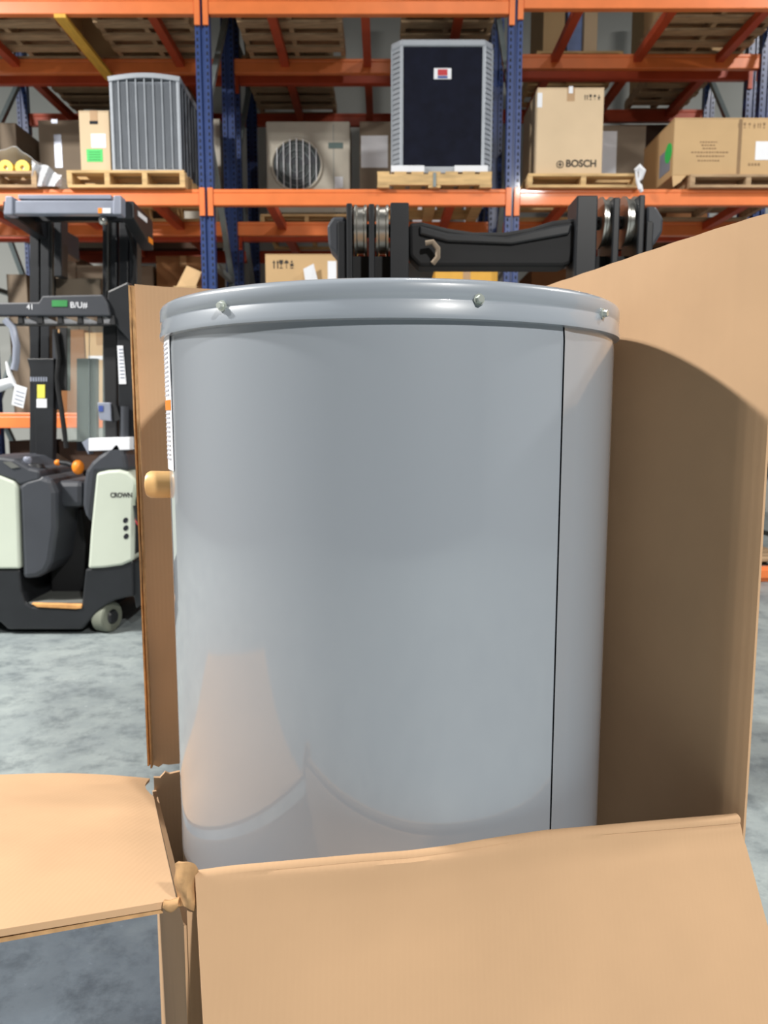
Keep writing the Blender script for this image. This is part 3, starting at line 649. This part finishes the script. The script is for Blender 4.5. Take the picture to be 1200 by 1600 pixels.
for i in range(7): pp(rect(47+4*i, 589, 49.5+4*i, 596), YM-0.052, 0.004).build('rating_mark', LGREY, tr)
pp(rect(120, 560, 150, 705), YM+0.15, 0.05).build('carriage_post', DGREY, tr)
pp(rect(85, 435, 158, 468), YM+0.12, 0.03).build('carriage_plate', BOXD, tr)
# overhead guard
gt = pp([(18,313),(178,313),(178,334),(18,334)], YT, 0.06).build('guard_bar', LGREY, tr, bev=0.006)
pp([(28,304),(173,304),(173,311),(28,311)], YT+0.06, 0.3).build('guard_bar', LGREY, tr, bev=0.004)
pp([(8,306),(19,306),(19,335),(5,335)], YT-0.01, 0.08).build('guard_end', LGREY, tr, bev=0.006)
pp([(177,305),(189,305),(189,335),(176,335)], YT-0.01, 0.08).build('guard_end', LGREY, tr, bev=0.006)
z0, z1 = at(189, 336, YT).z, at(189, 308, YT).z; xa = at(182, 320, YT).x
sa = MB().prism([(xa, YT+0.07, z0), (xa, YT+0.07, z1), (xa, YT+0.42, z1-0.02), (xa, YT+0.42, z0-0.10)], (0.07, 0, 0)).build('guard_arm', BLACK, tr, bev=0.006)
xb_ = at(15, 320, YT).x
MB().prism([(xb_-0.07, YT+0.07, z0), (xb_-0.07, YT+0.07, z1), (xb_-0.07, YT+0.95, z1), (xb_-0.07, YT+0.95, z0-0.06)], (0.07, 0, 0)).build('guard_arm', BLACK, tr, bev=0.006)
MB().box(xa+0.069, xa+0.073, YT+0.14, YT+0.30, z0+0.03, z1-0.035).build('arm_decal', WHITE, sa); MB().box(xa+0.069, xa+0.073, YT+0.32, YT+0.40, z0-0.07, z0-0.04).build('arm_decal', ORST, sa)
for i in range(2): MB().box(xb_, xa, YT+0.14+0.16*i, YT+0.18+0.16*i, z1-0.05, z1-0.01).build('guard_bar', BLACK, tr)
pp(rect(153, 325, 173, 333), YT-0.002, 0.004).build('guard_label', WHITE, gt); pp(rect(153, 325, 159, 333), YT-0.004, 0.004).build('guard_label', ORST, gt)
ball(at(161, 345, YT+0.05), 0.025, 'guard_lamp', STEEL, tr)
# front guard posts and crossbar with louvre strip
YX = YT+0.02
pp([(160,500),(183,500),(183,700),(164,700)], YX+0.1, 0.08).build('guard_post', BLACKM, tr, bev=0.008)
pp([(182,505),(198,515),(214,540),(216,700),(186,700)], YX+0.05, 0.08).build('guard_post', BLACK, tr, bev=0.008)
pp([(168,455),(200,440),(213,470),(214,545),(184,512),(165,490)], YX+0.02, 0.08).build('guard_gusset', BLACK, tr, bev=0.008)
cb_ = pp([(-90,474),(60,472),(66,462),(160,460),(168,474),(172,494),(-90,493)], YX, 0.06).build('guard_crossbar', DGREY, tr, bev=0.008)
pp(rect(81, 469, 105, 479), YX-0.003, 0.004).build('green_sticker', mat('dull_green', (56,140,76), 0.5), cb_, label='green sticker')
text('41', 0.04, tuple(at(47, 480, YX-0.001)), WHITE, cb_); text('B/U#', 0.045, tuple(at(123, 477, YX-0.001)), WHITE, cb_)
for x in (28, 59, 90, 121, 152, 172): pp([(x,493),(x+6,493),(x+8,507),(x,507)], YX+0.01, 0.05).build('louver_divider', BLACKM, cb_)
for x in (31, 64, 95, 127, 159): pp([(x,494),(x+3,494),(x+25,503),(x+26,506),(x,506)], YX+0.035, 0.006).build('louver', WHITE, cb_)
pp(rect(-90, 505.5, 172, 508), YX+0.01, 0.05).build('louver_rail', BLACKM, cb_)
pp([(183,540),(192,540),(197,600),(186,600)], YX+0.046, 0.006).build('spec_label', WHITE, tr)
g = MB()
for i in range(9): pp(rect(185.5+i*.3, 545+i*5.5, 192+i*.3, 546.8+i*5.5), YX+0.0445, 0.003, g)
g.build('printed_lines', LGREY, tr)
pp(rect(214, 613, 220, 640), YX+0.1, 0.01).build('spec_label', GREEN if False else WHITE, tr)
pp([(105,508),(181,508),(181,690),(105,690)], YX+0.12, 0.006).build('clear_guard', PANE, tr)
for x in (139, 165): pp(rect(x, 510, x+0.8, 690), YX+0.115, 0.004).build('guard_edge', BRACE, tr)
# terminal, clip board, paper tags
pp([(152,629),(172,629),(174,658),(155,656)], YX+0.02, 0.03).build('terminal', LGREY, tr, bev=0.004); pp(rect(154, 634, 161, 643), YX+0.017, 0.004).build('terminal_screen', BADGEB, tr)
pp([(170,632),(180,630),(188,655),(176,660)], YX+0.03, 0.03).build('terminal_bracket', BLACKM, tr)
MB().tube([at(195, 635, YX+0.02), at(195, 690, YX+0.02)], 0.022, 12).build('terminal_stand', DGREY, tr, smooth=True)
bx_ = pp([(138,685),(203,683),(203,703),(138,705)], YX-0.02, 0.12).build('document_tray', WHITE, tr, bev=0.004)
pp([(128,691),(138,685),(138,710)], YX-0.02, 0.08).build('tray_end', LGREY, tr)
MB().tube([at(x, y, YX-0.01) for x, y in ((8,500),(20,512),(26,540),(25,565),(22,578))], 0.02, 10).build('cable_sleeve', LGREY, tr, smooth=True)
MB().tube([at(-4, 604, YX-0.05), at(20, 597, YX-0.05)], [0.032, 0.026], 14).build('paper_roll', WHITE, tr, smooth=True)
tg = pp([(23,600),(42,606),(36,638),(18,632)], YX-0.085, 0.004).build('paper_tag', WHITE, tr)
g = MB()
for i in range(4): pp([(25-i*1.2,610+i*6),(38-i*1.2,614+i*6),(38-i*1.2,615.4+i*6),(25-i*1.2,611.4+i*6)], YX-0.087, 0.003, g)
g.build('printed_lines', LGREY, tg)
MB().tube([at(x, y, YX-0.07) for x, y in ((10,565),(14,582),(20,596),(26,606))], [0.006, 0.012, 0.014, 0.006], 8).build('tag_string', WHITE, tr, smooth=True)

# ------------------------------------------------------------------ mast behind the tank
YS = 2.35
ms = thing('lift_mast', 'black lift mast with four steel chain wheels behind the tank', 'forklift', (at(775, 600, YS).x, YS, 0))
def vp(x0_, x1_, ytop, Y, d, zlow, name, m=BLACK):
    p, q = at(x0_, ytop, Y), at(x1_, ytop, Y); return MB().box(p.x, q.x, Y, Y+d, zlow, p.z).build(name, m, ms, bev=0.004)
for a_, b_, t_ in ((610, 639, 316), (902, 935, 305)): vp(a_, b_, t_, YS, 0.12, 0.0, 'mast_rail')
for a_, b_, t_ in ((541, 550, 317), (576, 585, 318), (959, 970, 308), (999, 1009, 304)): vp(a_, b_, t_, YS, 0.16, 1.25, 'side_plate')
for a_, b_ in ((527, 541), (1010, 1022)): vp(a_, b_, 345, YS+0.02, 0.14, 1.25, 'side_plate')
for a_, b_ in ((527, 612), (930, 1022)): vp(a_, b_, 400, YS+0.06, 0.1, 1.35, 'wheel_block', BLACKM)
for a_, b_, t_ in ((554, 573, 319), (588, 607, 319), (938, 956, 307), (974, 994, 306)):
    p, q = at(a_, t_, YS+0.07), at(b_, t_, YS+0.07); r = 0.075; zc = p.z-r
    o = MB().tube([(p.x, YS+0.085, zc), (p.x+0.006, YS+0.085, zc), (p.x+0.010, YS+0.085, zc), (q.x-0.010, YS+0.085, zc), (q.x-0.006, YS+0.085, zc), (q.x, YS+0.085, zc)], [r, r, r-0.007, r-0.007, r, r], 40).build('chain_wheel', STEEL, ms, smooth=True)
    MB().tube([(p.x-0.008, YS+0.085, zc), (q.x+0.008, YS+0.085, zc)], 0.02, 12).build('axle', BLACK, o)
for poly in ([(511,352),(520,338),(541,338),(541,396),(528,400),(513,384)], [(1010,322),(1026,322),(1037,340),(1036,362),(1022,384),(1010,384)]):
    pp(poly, YS+0.03, 0.13).build('end_block', DGREY, ms, bev=0.008)
cbm = pp([(639,348),(660,346),(700,356),(740,362),(790,362),(830,355),(865,344),(902,340),(902,374),(892,412),(880,416),(655,416),(640,400)], YS+0.03, 0.10).build('crossbar', BLACKM, ms, bev=0.01)
pp([(655,352),(700,364),(790,370),(860,354),(895,348),(890,366),(800,382),(700,378),(655,366)], YS+0.02, 0.02).build('crossbar_rib', BLACK, ms, bev=0.006)
MB().tube([at(x, y, YS+0.0) for x, y in ((665,380),(676,378),(684,388),(684,402),(676,412))], 0.008, 10).build('hose', BOXD, ms, smooth=True)
x0_, x1_ = at(610, 600, YS).x, at(935, 600, YS).x
for z in (0.35, 0.75): MB().box(x0_, x1_, YS+0.03, YS+0.09, z-0.06, z+0.06).build('cross_tie', BLACK, ms)
MB().box(x0_-0.05, x1_+0.05, YS+0.12, YS+0.6, 0.05, 0.75).build('chassis', BLACK, ms, bev=0.03)
for sx in (x0_-0.02, x1_+0.02): MB().tube([(sx-0.03, YS+0.4, 0.1), (sx+0.03, YS+0.4, 0.1)], 0.1, 24).build('wheel', RUBB, ms, smooth=True)

# ------------------------------------------------------------------ water heater tank
CX, CY = 0.008, 1.2; RB, RL = 0.331, 0.337
wh = thing('water_heater', 'grey glossy water heater tank standing in cut-open cardboard box', 'water heater', (CX, CY, 0.012))
def ang_for(px, R, z):                      # angle on the near half of the tank that the photograph shows at column px
    best = None
    for i in range(1801):
        t = math.pi + math.pi*i/1800
        v = Vector((CX+R*math.cos(t), CY+R*math.sin(t), z-CAMH)); zd = v.y*math.cos(PITCH)-v.z*math.sin(PITCH)
        e = abs(600+FPX*v.x/zd - px)
        if best is None or e < best[0]: best = (e, t)
    return best[1]
ts = ang_for(872, RB, 1.1)
mb = MB(); N = 200; angs = [ts+0.0016+ (2*math.pi-0.0032)*i/N for i in range(N+1)]
k = 0; ring = []
prof = [(0.03, -0.004), (0.034, 0), (1.34, 0), (1.365, -0.002)]
for z, dr in prof:
    for i, t in enumerate(angs):
        r = RB+dr + 0.0016*max(0, 1-(t-ts-0.0016)/0.06)
        mb.v.append(Vector((CX+r*math.cos(t), CY+r*math.sin(t), z)))
for j in range(len(prof)-1):
    for i in range(N): mb.f.append((j*(N+1)+i, j*(N+1)+i+1, (j+1)*(N+1)+i+1, (j+1)*(N+1)+i))
mb.build('jacket', TANK, wh, smooth=True)
MB().lathe([(RB-0.006, 0.02), (RB-0.004, 1.36)], CX, CY, 128).build('inner_shell', SEAM, wh, smooth=True)
lid = MB().lathe([(RL-0.004, 1.356), (RL+0.001, 1.357), (RL+0.0015, 1.362), (RL, 1.366), (RL, 1.3755), (RL-0.0012, 1.377), (RL-0.0012, 1.379), (RL, 1.3805), (RL, 1.394), (RL-0.002, 1.398), (RL-0.007, 1.401), (RL-0.02, 1.4015), (RL-0.028, 1.396), (0.02, 1.397)], CX, CY, 160).build('lid', TANKL, wh, smooth=True)
MB().lathe([(RL-0.012, 0.012), (RL-0.004, 0.014), (RL-0.004, 0.05), (RL-0.012, 0.052)], CX, CY, 96).build('base_ring', TANKL, wh, smooth=True)
for px in (348, 748, 941):
    t = ang_for(px, RL, 1.378); d = Vector((math.cos(t), math.sin(t), 0)); c = Vector((CX, CY, 1.3785))+d*(RL-0.002)
    s = MB().tube([c, c+d*0.004], 0.0065, 12).tube([c+d*0.004, c+d*0.009], [0.0048, 0.004], 6).build('screw', SCREW, wh)
for k in range(5):
    t = 0.25+k*0.6; d = Vector((math.cos(t), math.sin(t), 0)); c = Vector((CX, CY, 1.3785))+d*(RL-0.002)
    MB().tube([c, c+d*0.004], 0.0065, 12).tube([c+d*0.004, c+d*0.009], [0.0048, 0.004], 6).build('screw', SCREW, wh)
def arc_patch(t0, t1, z0, z1, r, n=12):
    m = MB(); m.sheet(lambda u, v: (CX+r*math.cos(t0+(t1-t0)*u), CY+r*math.sin(t0+(t1-t0)*u), z0+(z1-z0)*v), n, 1, 0.0008); return m
tl1 = ang_for(270, RB, 1.25); tl0 = tl1-0.55
zl1, zl0 = at(268, 528, 1.10).z, at(268, 732, 1.10).z
lb = arc_patch(tl0, tl1, zl0, zl1, RB+0.0012, 16).build('rating_label', WHITE, wh, smooth=True, label='white paper label with orange band')
zo1, zo0 = at(268, 626, 1.10).z, at(268, 641, 1.10).z
arc_patch(tl0+0.01, tl1-0.008, zo0, zo1, RB+0.002, 16).build('orange_band', ORST, lb, smooth=True)
g = MB(); random.seed(5)
for i in range(26):
    z = zl1-0.012-(zl1-zl0-0.02)*i/26
    if zo0-0.004 < z < zo1+0.004: continue
    g.sheet(lambda u, v, z=z, i=i: (CX+(RB+0.002)*math.cos(tl0+0.05+(tl1-0.04-tl0-0.05)*u), CY+(RB+0.002)*math.sin(tl0+0.05+(tl1-0.04-tl0-0.05)*u), z+0.0022*v), 8, 1, 0.0006)
g.build('printed_lines', mat('label_ink', (188,190,200), 0.7), lb)
zc = at(243, 757, 1.15).z
pcap = MB().tube([(-0.300, 1.15, zc), (-0.331, 1.15, zc), (-0.337, 1.15, zc), (-0.350, 1.15, zc), (-0.3545, 1.15, zc), (-0.3565, 1.15, zc)], [0.0202, 0.0202, 0.0204, 0.0204, 0.018, 0.012], 28).build('pipe_cap', CAPT, wh, smooth=True, label='tan plastic cap on the side pipe')

# ------------------------------------------------------------------ cut-open cardboard box
FLc, FRc, BRc, BLc = Vector((-0.209, 0.755, 0)), Vector((0.480, 0.983, 0)), Vector((0.228, 1.648, 0)), Vector((-0.450, 1.425, 0))
ZB, ZTOP, TH = 0.0, 1.488, 0.007
bx = thing('cardboard_box', 'large cardboard box around the grey tank, front cut open and folded down', 'box', (0.0, 1.2, 0))
wv = (FRc-FLc).normalized(); dv = (BLc-FLc).normalized()
# near-right corner to far-right corner: full height
def rp(u, v):
    p = FRc.lerp(BRc, u); top = 1.500+(1.484-1.500)*u
    out = 0.010*max(0, 1-u/0.06)**2 + 0.003*math.sin(u*7+v*3)
    z = ZB+(top-ZB)*v
    if v > 0.99: z += 0.0004*math.sin(u*60)
    n = Vector((wv.x, wv.y, 0))
    return (p+n*out)+Vector((0, 0, z))
MB().sheet(rp, 40, 24, TH).build('side_panel', CARD, bx, smooth=True)
# back panel with a torn slot at its left edge
Lb = (BRc-BLc).length; wb = (BRc-BLc).normalized(); nb = Vector((-wb.y, wb.x, 0))
zn1, zn0 = at(250, 1200, 1.42).z, at(250, 1214, 1.42).z
poly = [(0, 0), (Lb, 0), (Lb, 1.482), (0.4, 1.483), (0.2, 1.4845), (0.05, 1.484), (0, 1.486), (0.001, 1.2), (-0.001, 0.9), (0, zn1+0.004), (0.010, zn1-0.002), (0.018, zn1+0.003), (0.03, zn1), (0.06, zn1-0.001), (0.09, (zn0+zn1)/2), (0.05, zn0+0.001), (0.03, zn0-0.001), (0.022, zn0+0.004), (0.012, zn0-0.006), (0, zn0-0.004)]
MB().prism([BLc+wb*s+Vector((0, 0, z)) for s, z in poly], nb*TH).build('back_panel', CARD, bx)
# ragged remnants of the cut side along the back edge
random.seed(11)
def rag(j0, w0, off):
    ph = j0
    def fn(u, v):
        z = zn1+0.01+(1.483-zn1-0.012)*v
        wd_ = w0*(0.75+0.25*math.sin(v*11+ph)+0.10*math.sin(v*37+ph*2))
        p = BLc + wb*(0.003-off) - dv*(u*wd_) - wb*(0.004*u*u)
        return p+Vector((0, 0, z))
    return fn
MB().sheet(rag(0.4, 0.030, 0.004), 3, 40, 0.003).build('torn_edge', CARDE, bx, smooth=True)
MB().sheet(rag(2.1, 0.018, 0.009), 3, 40, 0.003).build('torn_edge', CARDE, bx, smooth=True)
# fold line of the front and the lower front panel
nf = Vector((wv.y, -wv.x, 0))               # outwards, towards the camera
fold = []
for px, py in ((304,1366),(360,1358),(450,1350),(560,1340),(640,1334),(700,1326),(770,1314),(850,1302),(950,1293),(1050,1284),(1146,1276)):
    P = on_plane(px, py, FLc, nf); fold.append(((P-FLc).dot(wv), P.z))
def fz(s):
    if s <= fold[0][0]: return fold[0][1]
    for (a_, b_), (c_, d_) in zip(fold, fold[1:]):
        if s <= c_: return b_+(d_-b_)*(s-a_)/(c_-a_)
    return fold[-1][1]
s0, s1 = fold[0][0], (FRc-FLc).length
def fp(u, v):
    s = s1*u; return FLc+wv*s+Vector((0, 0, ZB+(fz(max(s, s0))-0.014-ZB)*v))
MB().sheet(fp, 30, 6, TH).build('front_panel', CARD, bx, smooth=True)
LEN = 0.60
def ff(u, v):
    s = s0+(s1-0.002-s0)*u; al = math.radians(66+2.0*math.sin(u*4+0.6)); r = 0.006
    top = fz(s)
    base = FLc+wv*s
    if v < 0.2:                              # rounded fold
        a_ = -0.2+(al+0.2)*(v/0.2); q = (r*math.sin(a_), r*math.cos(a_)-r)
    else:
        l = LEN*((v-0.2)/0.8)**1.6
        q = (r*math.sin(al)+math.cos(al)*l, r*math.cos(al)-r-math.sin(al)*l)
        dent = 0.0018*math.exp(-((l-0.022)/0.006)**2)*(0.4+0.6*u); q = (q[0]-dent, q[1]-dent*0.4)
        q = (q[0]+0.004*math.sin(u*5+l*6), q[1])
    return base+nf*q[0]+Vector((0, 0, top+q[1]))
MB().sheet(ff, 48, 36, TH).build('front_flap', CARD, bx, smooth=True)
# cut side: lower panel and the flap folded out to the left
A, A0 = at(276, 1411, 0.757), at(0, 1458, 0.705); B_, B0 = at(234, 1219, 1.418), at(0, 1213, 1.340)
def lp(u, v):
    p = FLc.lerp(BLc, u); zt_ = A.z-0.024+(B_.z-A.z)*u; return Vector((p.x, p.y, ZB+(zt_-ZB)*v))
MB().sheet(lp, 12, 6, TH).build('side_panel', CARD, bx, smooth=True)
def sf(u, v):
    inn = A.lerp(B_, v); oa = A+(A0-A)*4.2; ob = B_+(B0-B_)*2.8; out_ = oa.lerp(ob, v)
    p = inn.lerp(out_, u)
    p.z += 0.010*math.sin(math.pi*v)*math.sin(min(1, u*2.5)*math.pi*0.5) - 0.02*max(0, 0.06-u)/0.06*math.sin(math.pi*v)*0.5
    if v > 0.93: p.z += 0.006*math.sin(u*9)
    if u < 0.02 and v > 0.8: p += (out_-inn).normalized()*0.012*math.sin((v-0.8)/0.2*math.pi)
    return p
MB().sheet(sf, 30, 24, TH).build('side_flap', CARD, bx, smooth=True)
def sf2(u, v):
    p = sf(0.02+u*0.98, 0.004+v*0.05); p.z -= 0.0075+0.008*u; return p
MB().sheet(sf2, 20, 3, 0.004).build('torn_ply', CARDE, bx, smooth=True)
# crumpled corner tab between the two flaps
def tab(u, v):
    p = at(277+27*u, 1418-74*v+10*u*v, 0.756-0.010*math.sin(u*3.0)); p.y += 0.004*math.sin(v*5+u*4); p.x += 0.0015*math.sin(v*9); return p
MB().sheet(tab, 8, 12, 0.005).build('torn_corner', CARDE, bx, smooth=True)
def tab2(u, v):
    c_ = at(256+24*u, 1412+4*math.sin(u*4), 0.752); return c_+Vector((0, -0.004*math.sin(v*6.28), 0.006*math.cos(v*6.28)*(0.5+0.5*math.sin(u*3))))
MB().sheet(tab2, 8, 10, 0.002).build('torn_corner', CARDE, bx, smooth=True)
